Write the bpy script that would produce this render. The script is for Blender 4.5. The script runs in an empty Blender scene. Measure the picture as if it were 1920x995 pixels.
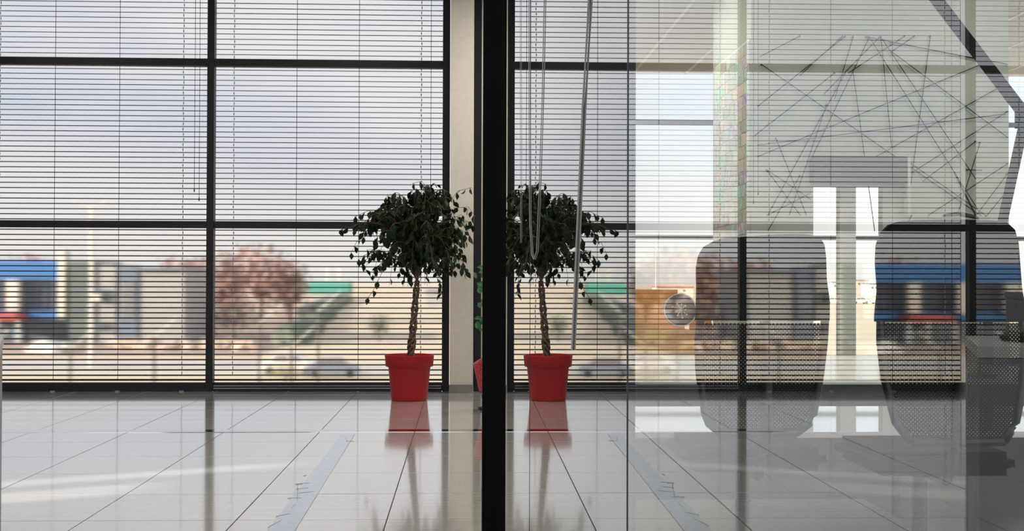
import bpy, bmesh, math, random
from mathutils import Vector, Matrix
R = math.radians
random.seed(7)
sc = bpy.context.scene
C = sc.collection

# ------------------------------------------------------------------ camera
F, YAW, PITCH, ROLL = 2311.66, .0402, .0126, -.0029       # focal length in pixels of a 1920 wide frame
GD, GT = .0888, .005                                      # the glass partition: x = GD + GT*y
cam = bpy.data.objects.new('camera', bpy.data.cameras.new('camera')); C.objects.link(cam)
cam.data.sensor_width = 36; cam.data.lens = 36*F/1920
cam.data.clip_start = .02; cam.data.clip_end = 5000
cam.location = (0, 0, 1)
cam.matrix_world = Matrix.Translation((0, 0, 1)) @ Matrix.Rotation(-YAW, 4, 'Z') @ Matrix.Rotation(math.pi/2+PITCH, 4, 'X') @ Matrix.Rotation(-ROLL, 4, 'Z')
sc.camera = cam
sc.view_settings.view_transform = 'Standard'; sc.view_settings.look = 'None'
sc.view_settings.exposure = 0.0; sc.view_settings.gamma = 1; sc.view_settings.use_curve_mapping = False

# ------------------------------------------------------------------ sky and sun
w = bpy.data.worlds.new('sky'); sc.world = w; w.use_nodes = True
nt = w.node_tree; N = nt.nodes; Lk = nt.links; N.clear()
tc = N.new('ShaderNodeTexCoord'); mp = N.new('ShaderNodeMapping'); mp.inputs['Scale'].default_value = (1, 1, 3.2)
ns = N.new('ShaderNodeTexNoise'); ns.inputs['Scale'].default_value = 3.2; ns.inputs['Detail'].default_value = 4
cr = N.new('ShaderNodeValToRGB'); cr.color_ramp.elements[0].position = .36; cr.color_ramp.elements[1].position = .6
cr.color_ramp.elements[0].color = (.64, .68, .77, 1); cr.color_ramp.elements[1].color = (.82, .815, .83, 1)
sp = N.new('ShaderNodeSeparateXYZ'); rg = N.new('ShaderNodeMapRange'); rg.inputs[1].default_value = 0.02; rg.inputs[2].default_value = .13
mx = N.new('ShaderNodeMixRGB'); mx.inputs[1].default_value = (.86, .82, .79, 1)
bg = N.new('ShaderNodeBackground'); bg.inputs['Strength'].default_value = 1.6; wo = N.new('ShaderNodeOutputWorld')
Lk.new(tc.outputs['Generated'], mp.inputs[0]); Lk.new(mp.outputs[0], ns.inputs[0]); Lk.new(ns.outputs['Fac'], cr.inputs[0])
Lk.new(tc.outputs['Generated'], sp.inputs[0]); Lk.new(sp.outputs['Z'], rg.inputs[0]); Lk.new(rg.outputs[0], mx.inputs[0])
Lk.new(cr.outputs[0], mx.inputs[2]); Lk.new(mx.outputs[0], bg.inputs[0]); Lk.new(bg.outputs[0], wo.inputs[0])
sun = bpy.data.objects.new('sun', bpy.data.lights.new('sun', 'SUN')); C.objects.link(sun)
sun.data.energy = 10.0; sun.data.angle = R(1.2); sun.data.color = (1, .9, .76)
SUND = Vector((1.3, .62, -.40)).normalized()
sun.rotation_euler = SUND.to_track_quat('-Z', 'Y').to_euler()

# ------------------------------------------------------------------ helpers
def ang(px): return math.atan((px-960)/F)+YAW
HY = 497.5+F*math.tan(PITCH)
def at(px, py, y):                       # a point at depth y whose picture lies at px, py
    s = F/y
    return Vector((y*math.tan(ang(px)), y, 1-(py-HY)/s))
def gx(y): return GD+GT*y

def mat(name, col, rough=.5, metal=0, noise=0, scale=8, bump=0, spec=.5, stretch=(1, 1, 1), col2=None, coat=0):
    m = bpy.data.materials.new(name); m.use_nodes = True
    t = m.node_tree; n = t.nodes; b = n['Principled BSDF']
    b.inputs['Base Color'].default_value = (*col, 1); b.inputs['Roughness'].default_value = rough
    b.inputs['Metallic'].default_value = metal; b.inputs['Specular IOR Level'].default_value = spec
    b.inputs['Coat Weight'].default_value = coat
    if noise or bump or col2:
        c = n.new('ShaderNodeTexCoord'); p = n.new('ShaderNodeMapping'); p.inputs['Scale'].default_value = stretch
        x = n.new('ShaderNodeTexNoise'); x.inputs['Scale'].default_value = scale; x.inputs['Detail'].default_value = 5
        t.links.new(c.outputs['Object'], p.inputs[0]); t.links.new(p.outputs[0], x.inputs[0])
        r = n.new('ShaderNodeValToRGB'); k = col2 or tuple(v*(1-noise) for v in col)
        r.color_ramp.elements[0].position = .35; r.color_ramp.elements[1].position = .65
        r.color_ramp.elements[0].color = (*k, 1); r.color_ramp.elements[1].color = (*col, 1)
        t.links.new(x.outputs['Fac'], r.inputs[0]); t.links.new(r.outputs[0], b.inputs['Base Color'])
        if bump:
            u = n.new('ShaderNodeBump'); u.inputs['Strength'].default_value = bump; u.inputs['Distance'].default_value = .01
            t.links.new(x.outputs['Fac'], u.inputs['Height']); t.links.new(u.outputs[0], b.inputs['Normal'])
    return m

def glass(name, f0, tint=(1, 1, 1), back=None, rough=0.0):
    m = bpy.data.materials.new(name); m.use_nodes = True
    t = m.node_tree; n = t.nodes; n.clear(); o = n.new('ShaderNodeOutputMaterial')
    lw = n.new('ShaderNodeLayerWeight'); lw.inputs['Blend'].default_value = .5
    pw = n.new('ShaderNodeMath'); pw.operation = 'POWER'; pw.inputs[1].default_value = 5
    mr = n.new('ShaderNodeMapRange'); mr.inputs[3].default_value = f0; mr.inputs[4].default_value = 1
    g = n.new('ShaderNodeBsdfGlossy'); g.inputs['Roughness'].default_value = rough; g.inputs['Color'].default_value = (.97, .98, .97, 1)
    if back: tr = n.new('ShaderNodeBsdfDiffuse'); tr.inputs[0].default_value = (*back, 1)
    else: tr = n.new('ShaderNodeBsdfTransparent'); tr.inputs[0].default_value = (*tint, 1)
    mm = n.new('ShaderNodeMixShader')
    t.links.new(lw.outputs['Facing'], pw.inputs[0]); t.links.new(pw.outputs[0], mr.inputs[0]); t.links.new(mr.outputs[0], mm.inputs[0])
    t.links.new(tr.outputs[0], mm.inputs[1]); t.links.new(g.outputs[0], mm.inputs[2]); t.links.new(mm.outputs[0], o.inputs[0])
    return m
def clear(name, tint=(1, 1, 1)):
    m = bpy.data.materials.new(name); m.use_nodes = True
    t = m.node_tree; n = t.nodes; n.clear(); o = n.new('ShaderNodeOutputMaterial'); tr = n.new('ShaderNodeBsdfTransparent')
    tr.inputs[0].default_value = (*tint, 1); t.links.new(tr.outputs[0], o.inputs[0]); return m
def emit(name, col, s):
    m = bpy.data.materials.new(name); m.use_nodes = True
    b = m.node_tree.nodes['Principled BSDF']; b.inputs['Base Color'].default_value = (*col, 1)
    b.inputs['Emission Color'].default_value = (*col, 1); b.inputs['Emission Strength'].default_value = s; return m

def link(name, bm, m, parent=None, smooth=False, loc=None):
    me = bpy.data.meshes.new(name)
    bmesh.ops.recalc_face_normals(bm, faces=bm.faces[:]); bm.to_mesh(me); bm.free()
    if smooth:
        for p in me.polygons: p.use_smooth = True
    for mm in (m if isinstance(m, (list, tuple)) else [m]): me.materials.append(mm)
    o = bpy.data.objects.new(name, me); C.objects.link(o)
    if parent: o.parent = parent
    if loc: o.location = loc
    return o
def empty(name, loc=(0, 0, 0), rz=0, parent=None):
    o = bpy.data.objects.new(name, None); C.objects.link(o); o.location = loc; o.rotation_euler = (0, 0, rz); o.empty_display_size = .1
    if parent: o.parent = parent
    return o
def tag(o, label, cat, group=None, kind=None):
    o['label'] = label; o['category'] = cat
    if group: o['group'] = group
    if kind: o['kind'] = kind
    return o
def struct(o, label=None):
    o['kind'] = 'structure'
    if label: o['label'] = label
    return o
def box(bm, x0, x1, y0, y1, z0, z1, bev=0):
    r = bmesh.ops.create_cube(bm, size=1)
    for v in r['verts']:
        v.co = Vector(((x0+x1)/2+v.co.x*(x1-x0), (y0+y1)/2+v.co.y*(y1-y0), (z0+z1)/2+v.co.z*(z1-z0)))
    if bev:
        es = list({e for v in r['verts'] for e in v.link_edges})
        bmesh.ops.bevel(bm, geom=es, offset=bev, segments=2, affect='EDGES')
    return bm
def bx(name, m, x0, x1, y0, y1, z0, z1, parent=None, bev=0):
    return link(name, box(bmesh.new(), x0, x1, y0, y1, z0, z1, bev), m, parent)
def tube(bm, pts, rad, seg=8, cap=True):
    pts = [Vector(p) for p in pts]; rings = []
    for i, p in enumerate(pts):
        d = (pts[min(i+1, len(pts)-1)]-pts[max(i-1, 0)]).normalized()
        a = d.cross(Vector((0, 0, 1)) if abs(d.z) < .9 else Vector((1, 0, 0))).normalized(); b = d.cross(a)
        r = rad[i] if isinstance(rad, (list, tuple)) else rad
        rings.append([bm.verts.new(p+a*r*math.cos(2*math.pi*k/seg)+b*r*math.sin(2*math.pi*k/seg)) for k in range(seg)])
    for i in range(len(rings)-1):
        for k in range(seg):
            bm.faces.new((rings[i][k], rings[i][(k+1) % seg], rings[i+1][(k+1) % seg], rings[i+1][k]))
    if cap: bm.faces.new(rings[0][::-1]); bm.faces.new(rings[-1])
    return bm
def lathe(bm, prof, c=(0, 0, 0), seg=32):
    rings = []
    for r, z in prof:
        rings.append([bm.verts.new((c[0]+r*math.cos(2*math.pi*k/seg), c[1]+r*math.sin(2*math.pi*k/seg), c[2]+z)) for k in range(seg)])
    for i in range(len(rings)-1):
        for k in range(seg): bm.faces.new((rings[i][k], rings[i][(k+1) % seg], rings[i+1][(k+1) % seg], rings[i+1][k]))
    bm.faces.new(rings[0][::-1]); bm.faces.new(rings[-1]); return bm
def prism(bm, pts, d):                    # polygon of points swept by vector d
    a = [bm.verts.new(p) for p in pts]; b = [bm.verts.new(Vector(p)+Vector(d)) for p in pts]; n = len(a)
    bm.faces.new(a[::-1]); bm.faces.new(b)
    for i in range(n): bm.faces.new((a[i], a[(i+1) % n], b[(i+1) % n], b[i]))
    return bm
def blob(bm, c, r, sub=2, jit=.15, sq=(1, 1, 1)):
    q = bmesh.ops.create_icosphere(bm, subdivisions=sub, radius=1)
    for v in q['verts']:
        k = r*(1+random.uniform(-jit, jit)); v.co = Vector((c[0]+v.co.x*k*sq[0], c[1]+v.co.y*k*sq[1], c[2]+v.co.z*k*sq[2]))
    return bm

# ------------------------------------------------------------------ materials
M_frame = mat('black_aluminium', (.006, .006, .010), .4, spec=.25)
M_post = mat('black_post_paint', (.0015, .0015, .002), .5, spec=.08)
M_gasket = mat('gasket', (.012, .010, .016), .5)
M_wall = mat('beige_wall_paint', (.60, .57, .50), .8, noise=.05, scale=30, bump=.02)
M_white = mat('white_paint', (.80, .79, .76), .8, noise=.03, scale=5)
M_ceil = mat('ceiling_tile_white', (.72, .70, .66), .9, noise=.05, scale=40)
M_skirt = mat('skirting_tile', (.20, .19, .18), .4, noise=.15, scale=20)
M_grout = mat('grout', (.07, .068, .062), .95)
M_glass = glass('coated_partition_glass', .22, (.92, .97, .94))
M_clear = clear('clear_glass_face')
M_dglass = glass('smoked_glass', .36, back=(.010, .011, .011))
M_pane = glass('window_glass', .02)
def soft_glass(name, tint, rough):
    m = bpy.data.materials.new(name); m.use_nodes = True
    t = m.node_tree; n = t.nodes; n.clear(); o = n.new('ShaderNodeOutputMaterial')
    g = n.new('ShaderNodeBsdfRefraction'); g.inputs['Color'].default_value = (*tint, 1); g.inputs['Roughness'].default_value = rough; g.inputs['IOR'].default_value = 1.3
    t.links.new(g.outputs[0], o.inputs[0]); return m
M_tint = soft_glass('tinted_window_glass', (.785, .79, .79), .07)
M_slat = mat('slat_charcoal', (.018, .018, .024), .5)
M_cord = mat('cord_dark', (.05, .05, .06), .7)
M_cordw = bpy.data.materials.new('cord_white'); M_cordw.use_nodes = True
_t = M_cordw.node_tree; _t.nodes.clear(); _o = _t.nodes.new('ShaderNodeOutputMaterial'); _a = _t.nodes.new('ShaderNodeAddShader')
_d = _t.nodes.new('ShaderNodeBsdfDiffuse'); _d.inputs[0].default_value = (.45, .45, .45, 1); _l = _t.nodes.new('ShaderNodeBsdfTranslucent'); _l.inputs[0].default_value = (.55, .55, .55, 1)
_t.links.new(_d.outputs[0], _a.inputs[0]); _t.links.new(_l.outputs[0], _a.inputs[1]); _t.links.new(_a.outputs[0], _o.inputs[0])
M_steel = mat('brushed_steel', (.74, .74, .75), .08, 1)
def tile_mat(name, c1, c2, r0, r1):
    m = bpy.data.materials.new(name); m.use_nodes = True
    t = m.node_tree; n = t.nodes; b = n['Principled BSDF']
    c = n.new('ShaderNodeTexCoord'); p = n.new('ShaderNodeMapping'); p.inputs['Scale'].default_value = (.8, 9, 1)
    oi = n.new('ShaderNodeObjectInfo'); ad = n.new('ShaderNodeVectorMath'); ad.operation = 'ADD'
    x = n.new('ShaderNodeTexNoise'); x.inputs['Scale'].default_value = 3; x.inputs['Detail'].default_value = 6
    t.links.new(c.outputs['Object'], p.inputs[0]); t.links.new(p.outputs[0], ad.inputs[0])
    sc_ = n.new('ShaderNodeVectorMath'); sc_.operation = 'SCALE'; sc_.inputs['Scale'].default_value = 40
    t.links.new(oi.outputs['Random'], sc_.inputs[0]); t.links.new(sc_.outputs[0], ad.inputs[1]); t.links.new(ad.outputs[0], x.inputs[0])
    r = n.new('ShaderNodeValToRGB'); r.color_ramp.elements[0].position = .3; r.color_ramp.elements[1].position = .7
    r.color_ramp.elements[0].color = (*c2, 1); r.color_ramp.elements[1].color = (*c1, 1)
    mr = n.new('ShaderNodeMapRange'); mr.inputs[3].default_value = r0; mr.inputs[4].default_value = r1
    t.links.new(x.outputs['Fac'], r.inputs[0]); t.links.new(r.outputs[0], b.inputs['Base Color'])
    t.links.new(x.outputs['Fac'], mr.inputs[0]); t.links.new(mr.outputs[0], b.inputs['Roughness'])
    b.inputs['Specular IOR Level'].default_value = .6
    b.inputs['Coat Weight'].default_value = .9; b.inputs['Coat Roughness'].default_value = .07; b.inputs['Coat IOR'].default_value = 1.7
    return m
M_tile = tile_mat('polished_grey_tile', (.60, .585, .56), (.52, .505, .485), .10, .17)
M_tile2 = tile_mat('lounge_floor_tile', (.11, .12, .115), (.08, .09, .085), .12, .22)

# ------------------------------------------------------------------ room shell
CHM = 3.78
CH, FY, TS = 3.6, 11.187, .627            # ceiling height, facade depth, tile size
def tiled_floor(cols, rows, xo, yo, x1, x2, y1, y2, m, skip=None):
    f = bx('floor', M_grout, x1, x2, y1, y2, -.15, -.0035); struct(f)
    base = None
    for i in cols:
        for j in rows:
            cx, cy = xo+(i+.5)*TS, yo+(j+.5)*TS
            ax, bx_ = max(cx-TS/2, x1), min(cx+TS/2, x2); ay, by = max(cy-TS/2, y1), min(cy+TS/2, y2)
            if bx_-ax < .02 or by-ay < .02: continue
            full = abs(bx_-ax-TS) < 1e-4 and abs(by-ay-TS) < 1e-4
            if full and base:
                o = base.copy(); C.objects.link(o); o.location = (cx, cy, random.uniform(-.0003, .0003))
            else:
                bm = box(bmesh.new(), ax-cx+.0026, bx_-cx-.0026, ay-cy+.0026, by-cy-.0026, -.0085, 0)
                o = link('tile', bm, m, f, loc=(cx, cy, 0))
                if full: base = o
    return f
main_floor = tiled_floor(range(-10, 1), range(-8, 10), -.3124, 5.197, -6.5, .17, .2, FY+.02, M_tile)
lounge_floor = tiled_floor(range(0, 9), range(-8, 17), -.3124, 5.197, .17, 5.6, .2, 15.3, M_tile2)
bf = bx('floor', M_tile, -6.5, 8, -5, .2, -.15, 0); struct(bf)
bf2 = bx('floor', M_tile2, 5.6, 8, .2, 15.3, -.15, 0); struct(bf2)
st = at(870, 806.5, 1).z
ys = F/(806.5-HY)
t1 = bx('trim_1', M_steel, -6.4, .16, ys-.068, ys+.068, -.003, .002); struct(t1, 'thin polished metal strip set across the tiled floor')
# ceiling with a grid of panels
ce = bx('ceiling', M_grout, -6.5, .17, .2, 11.4, CHM+.01, CHM+.15); struct(ce)    # ceiling left off behind the camera to let in extra sky light
ce2 = bx('ceiling', M_grout, .171, 8, .2, 15.3, CH+.01, CH+.15); struct(ce2)
M_bar = mat('ceiling_bar_white', (.95, .95, .93), .6)
def ceiling_panels(x0, nx, y0, ny, wx, wy, ce, CH=CH):
    base = None
    for i in range(nx):
        for j in range(ny):
            if base: o = base.copy(); C.objects.link(o); o.location = (x0+i*wx, y0+j*wy, CH)
            else: o = base = link('ceiling_panel', box(bmesh.new(), .01, wx-.01, .01, wy-.01, 0, .012), M_ceil, ce, loc=(x0+i*wx, y0+j*wy, CH))
ceiling_panels(-6.5, 11, .2, 9, .604, 1.245, ce, CHM)
lint = struct(bx('trim_3', M_white, .10, .17, .2, 11.1, CH+.001, CHM+.009))
ceiling_panels(.17, 12, .2, 8, .6525, 1.885, ce2)
for i in range(13): bx('ceiling_bar', M_bar, .17+i*.6525-.016, .17+i*.6525+.016, .2, 15.3, CH-.006, CH+.004, ce2)

def ext_wall(name, x0, x1, y0, y1, z0, z1): return struct(bx(name, M_white, x0, x1, y0, y1, z0, z1))
# left wall with a slot window through which the low sun throws a streak on the floor
wl = empty('wall_left'); struct(wl)
for a in ((-6.65, -6.5, -5, 3.42, 0, CHM), (-6.65, -6.5, 3.80, 3.93, 0, CHM), (-6.65, -6.5, 4.2, 11.35, 0, CHM), (-6.65, -6.5, 3.42, 3.80, 1.58, CHM), (-6.65, -6.5, 3.93, 4.2, 1.76, CHM), (-6.65, -6.5, 3.42, 4.2, 0, .15)):
    bx('wall_panel', M_white, *a, parent=wl)
# wall behind: broad window openings
wb = empty('wall_back'); struct(wb)
for a in ((-6.65, 8.1, -5.15, -5, 0, .5), (-6.65, 8.1, -5.15, -5, 3.3, CHM)): bx('wall_panel', M_white, *a, parent=wb)
for x in (-6.6, -3.4, .1, 3.6, 7.9): bx('wall_panel', M_white, x-.15, x+.15, -5.15, -5, .5, 3.3, parent=wb)
wr = empty('wall_right'); struct(wr)
for a in ((8, 8.15, -5, 15.45, 0, .5), (8, 8.15, -5, 15.45, 3.3, CH)): bx('wall_panel', M_white, *a, parent=wr)
for y in (-4.9, -1, 3, 7, 11, 15.3): bx('wall_panel', M_white, 8, 8.15, y-.15, y+.15, .5, 3.3, parent=wr)
# pillar
pl = struct(bx('wall_pillar', M_wall, -.112, .098, 11.02, 11.36, 0, CHM), 'beige painted pillar standing between the black window frame and the glass partition')
pb = struct(bx('baseboard_pillar', M_skirt, -.115, .102, 11.005, 11.02, 0, .075))
wret = struct(bx('wall_return', M_wall, .17, .3, FY, 15.4, 0, CH))

# facades
HL, HU = 1.5001, 2.9636
def facade(name, x0, x1, y, mull, rails, base_h, mw=.063, top=CH, pm_=None):
    w = empty(name, (0, 0, 0)); struct(w)
    for x in mull: bx('mullion', M_frame, x-mw/2, x+mw/2, y-.01, y+.09, 0, top, w, .003)
    for (z, h) in rails:
        for a, b in zip(mull[:-1], mull[1:]): bx('rail', M_frame, a+mw/2, b-mw/2, y, y+.085, z-h/2, z+h/2, w, .004)
    for a, b in zip(mull[:-1], mull[1:]):
        bx('sill_rail', M_frame, a+mw/2, b-mw/2, y, y+.085, 0, base_h, w, .004)
        zs = sorted([base_h]+[z for z, _ in rails]+[top])
        for p, q in zip(zs[:-1], zs[1:]): bx('pane', pm_, a+mw/2, b-mw/2, y+.045, y+.053, p, q, w)
    return w
MX = [-6.49, -4.391, -2.270, -.149]
win1 = facade('window_1', -6.5, 0, FY, MX, [(HU, .067), (HL, .063)], .078, top=CHM, pm_=M_tint)
# near bay's sill rail: highlight lines put into the grey of thin ribs
for z in (.030, .052): bx('sill_highlight', mat('sill_highlight_grey', (.22, .22, .26), .25, .6), MX[2]+.04, MX[3]-.04, FY-.012, FY, z-.004, z+.004, win1, .001)
win2 = facade('window_2', .3, 8, 15.2, [.38, 4.8, 7.96], [(2.98, .055), (1.55, .055)], .05, mw=.06, pm_=M_pane)
fe = struct(bx('trim_2', M_frame, .10, .17, 11.16, 11.3, 0, CH), 'dark vertical frame beside the beige pillar')
# low roof of daylight outside the facade sill: nothing; curbs
bx_c = [bx('support_foot', mat('plastic_foot', (.2, .2, .19), .5), x-.02, x+.02, FY-.02, FY, 0, .01, win1, .002) for x in (at(101, 700, FY).x, at(222, 700, FY).x, at(342, 700, FY).x)]

# ------------------------------------------------------------------ venetian blinds
PIT = .0472
def make_blind(x0, x1, label, cords, wands=(), tilt=11, ch=.0235):
    yb = FY+.165; z0, z1 = .085, CHM-.03
    root = empty('venetian_blind', (x0, yb, 0)); tag(root, label, 'blind', 'venetian blinds outside the tall windows')
    n = int((z1-z0-.05)/PIT); W_ = x1-x0; base = None
    for i in range(n):
        if base is None:
            bm = bmesh.new(); pr = []
            for k in range(5):
                u = -1+k*.5; pr.append((u*ch, .0048*(1-u*u)))
            ring = [(a, b) for a, b in pr]+[(a, b-.0018) for a, b in pr[::-1]]
            ca, sa = math.cos(R(tilt)), math.sin(R(tilt))
            prism(bm, [Vector((0, a*ca-b*sa, a*sa+b*ca)) for a, b in ring], (W_, 0, 0))
            base = link('slat', bm, M_slat, root); o = base
        else: o = base.copy(); C.objects.link(o)
        o.location = (0, 0, z0+.05+i*PIT+random.uniform(-.0006, .0006)); o.rotation_euler = (0, random.uniform(-.0007, .0007), 0)
    bx('head_rail', M_slat, 0, W_, -.03, .03, z1, z1+.03, root); bx('bottom_rail', M_slat, 0, W_, -.02, .02, z0, z0+.015, root, .003)
    for x in (.004, W_-.004): link('guide_wire', tube(bmesh.new(), [(x, -.024, z0), (x, -.024, z1)], .0035, 5), M_cord, root)
    for x, kind in cords:
        x -= x0
        if kind: # braided white ladder cord seen as a chain of beads
            bm = bmesh.new()
            for i in range(n): 
                zz = z0+.05+(i+.5)*PIT; tube(bm, [(x+.002*math.sin(i*1.7), -.022, zz-.016), (x+.003*math.sin(i*1.7), -.022, zz+.0), (x+.002*math.sin(i*1.7), -.022, zz+.012)], [.003, .0060, .003], 5)
            link('ladder_cord', bm, M_cordw, root)
        else: link('ladder_cord', tube(bmesh.new(), [(x, -.022, z0), (x, -.022, z1)], .0026, 5), M_cord, root)
    for x, zb in wands:
        x -= x0; o = link('pull_cord', tube(bmesh.new(), [(x, -.035, zb), (x, -.035, z1)], .0024, 5), M_cord, root)
        link('cord_tassel', lathe(bmesh.new(), [(.003, 0), (.006, .01), (.004, .035)], (x, -.035, zb-.03), 8), M_cord, o)
    return root
def fx(px): return at(px, 500, FY+.14).x
make_blind(MX[0]+.05, MX[1]-.03, 'dark slatted blind across the window bay nearest the left wall, beyond the frame edge', [(MX[0]+.5, 0), (MX[0]+1.0, 0), (MX[0]+1.6, 1)])
make_blind(MX[1]+.05, MX[2]-.0, 'dark slatted blind behind the far left window with two hanging cords at its right end', [(fx(-16), 0), (fx(101), 0), (fx(222), 0), (fx(342), 1), (MX[1]+.2, 1)], [(fx(364), at(0, 355, FY).z), (fx(373), at(0, 372, FY).z)])
make_blind(fx(400), fx(830.5), 'dark slatted blind behind the potted tree, right of the tall black mullion', [(fx(437), 1), (fx(555), 0), (fx(672), 0), (fx(789), 1)], [(fx(807), at(0, 345, FY).z)], 9, .022)

# ------------------------------------------------------------------ glass partition
pp = empty('wall_partition'); struct(pp, 'floor to ceiling glass partition reflecting the window side')
def pane(name, y0, y1, m):
    bm = bmesh.new(); t = .003
    vs = [bm.verts.new((gx(y)+dx, y, z)) for z in (.0, CH) for y, dx in ((y0, 0), (y1, 0), (y1, t), (y0, t))]
    fs = [(0, 1, 5, 4), (1, 2, 6, 5), (2, 3, 7, 6), (3, 0, 4, 7), (0, 3, 2, 1), (4, 5, 6, 7)]
    for f in fs:
        q = bm.faces.new([vs[i] for i in f]); q.material_index = 0 if f == fs[0] else 1
    return link(name, bm, m, pp)
Y1, Y2, Y3, Y0 = 2.872, GD/(math.tan(ang(994))-GT), GD/(math.tan(ang(1177))-GT), .12
Y1 = GD/(math.tan(ang(927))-GT)
pane('pane', Y2+.0015, Y1, [M_dglass, M_gasket]); pane('pane', Y3+.0004, Y2-.0015, [M_dglass, M_gasket])
pane('pane', Y0, Y3-.0012, [M_glass, M_clear])
for y, h in ((Y2, .0012), (Y3, .0009)): bx('gasket', M_gasket, gx(y)-.0004, gx(y)+.0042, y-h, y+h, 0, CH, pp)
bm = bmesh.new(); box(bm, Y1*math.tan(ang(905)), gx(Y1)+.012, Y1, Y1+.08, 0, CH, .002)
post = link('post', bm, M_post, pp)

def on_glass(px, py, off=.0010):
    r = math.tan(ang(px)); y = (GD-off)/(r-GT); return Vector((r*y, y, 1-(py-HY)*y/F))
M_cable = mat('grey_cable', (.30, .30, .30), .6)
def cable(pts, rad, label, name='cable', cat='cable'):
    p = [on_glass(*q) for q in pts]; a = p[0]+(p[0]-p[1]).normalized()*0; top = Vector((p[0].x, p[0].y, CH))
    o = link(name, tube(bmesh.new(), [top]+p, rad, 8), M_cable); return tag(o, label, cat)
cable([(1103, 0), (1092, 200), (1082, 440), (1073, 655)], .0010, 'grey cable running obliquely down the glass, the thickest of the hanging lines')
a = [on_glass(990, 0), on_glass(991, 200), on_glass(993, 420), on_glass(997, 478), on_glass(1001, 486), on_glass(1006, 470), on_glass(1011, 340), on_glass(1016, 170), on_glass(1019, 0)]
o = link('cord_loop', tube(bmesh.new(), [(a[0].x, a[0].y, CH)]+a+[(a[-1].x, a[-1].y, CH)], .0006, 8), M_cable); tag(o, 'thin grey cord hanging in a long loop before the glass, just right of black post', 'cord')
cable([(974, 0), (975, 200), (976, 455)], .0004, 'thinnest single cord hanging beside the black post', 'cord', 'cord')

# ------------------------------------------------------------------ ficus in red pot
M_red = mat('red_plastic', (.36, .016, .020), .5, spec=.2, noise=.12, scale=3)
M_soil = mat('soil', (.03, .02, .015), .95, noise=.4, scale=40, bump=.4)
M_bark = mat('ficus_bark', (.13, .09, .06), .8, noise=.6, scale=50, bump=.5, stretch=(1, 1, .3))
M_leaf = mat('ficus_leaf', (.006, .018, .005), .5, spec=.2, noise=.35, scale=12)
px_, py_ = -.441, 10.367
pt = empty('flower_pot', (px_, py_, 0)); tag(pt, 'round red plastic flower pot holding the braided tree on grey tiles', 'pot')
lathe_b = bmesh.new()
lathe(lathe_b, [(.135, 0), (.147, .003), (.150, .01), (.176, .275), (.180, .28), (.198, .285), (.206, .372), (.208, .380), (.203, .382), (.196, .372), (.180, .29), (.172, .27), (.150, .25), (.02, .25)], seg=56)
link('pot_body', lathe_b, M_red, pt, True)
for p in pt.children[0].data.polygons: pass
bm = bmesh.new(); lathe(bm, [(.17, .25), (.172, .33), (.10, .345), (.01, .35)], seg=32); 
tree = empty('ficus_tree', (px_, py_, .33)); tag(tree, 'small weeping ficus tree with a braided trunk and dark drooping leaves', 'tree')
link('soil', bm, M_soil, pt)
zt = 1.0-.33
def stem_pt(t, k):
    z = t*zt; lean = .012+.055*t
    a = 2*math.pi*(t*3.1)+k*2*math.pi/3; r = .026*(1-.35*t)*(.55+.45*abs(math.cos(t*math.pi*4.6)))+.004
    return Vector((-.005+lean+r*math.cos(a), r*math.sin(a), z))
for k in range(4):
    kk = k*.75
    link('trunk_stem', tube(bmesh.new(), [stem_pt(i/40, kk) for i in range(41)], [.0135-.005*i/40 for i in range(41)], 8), M_bark, tree, True)
top = Vector((.062, 0, zt)); tips = []
bmb = bmesh.new()
NB = 175
for b in range(NB):
    az = b*2.39996+random.uniform(-.2, .2); rho = math.sqrt((b+.5)/NB)
    u = random.uniform(-1, 1); hh = math.sqrt(max(0, 1-(rho*.94)**2))
    zz = (1.40-.33)+.44*u*hh*(1-.55*rho*max(0, -math.cos(az))) if u > 0 else (1.40-.33)+.49*u*(hh*.5+.5)
    rr = rho*.50*(1.0 if u > -.2 else .92)
    if math.cos(az) < -.3: rr *= 1.12
    if math.cos(az) < -.8 and -.5 < u < .35: rr *= 1.12; zz = 1.09+.08*u
    if math.sin(az) > 0: rr *= .92
    st_ = top+Vector((0, 0, random.uniform(-.03, .25)))
    e = Vector((top.x+rr*math.cos(az), rr*math.sin(az), zz)); d_ = Vector((math.cos(az), math.sin(az), 0))
    pk = max(zz+.10, min(1.47, st_.z+.25)); pk = min(pk, 1.50)
    c1 = st_+d_*rr*.15; c1.z = st_.z+(pk-st_.z)*.9; c2 = e-d_*rr*.22; c2.z = pk+.03
    P = []
    for i in range(11):
        t = i/10; P.append(st_*(1-t)**3+c1*3*t*(1-t)**2+c2*3*t*t*(1-t)+e*t**3)
    tube(bmb, P, [.0055*(1-.8*i/10) for i in range(11)], 4)
    nl = 7
    for i in range(nl):
        t = .42+.58*(i+random.random())/nl; j = min(int(t*10), 9); q = P[j].lerp(P[j+1], t*10-j)
        tips.append((q, az, b))
    # side twig
    for s in range(2):
        j = random.randint(3, 8); q = P[j]; dz = Vector((random.uniform(-1, 1), random.uniform(-1, 1), random.uniform(-.9, .3))).normalized()*random.uniform(.06, .16)
        tube(bmb, [q, q+dz*.6+Vector((0, 0, .01)), q+dz], [.003, .002, .001], 4)
        for i in range(2): tips.append((q+dz*(.5+.5*i), az+random.uniform(-1, 1), b))
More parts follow.
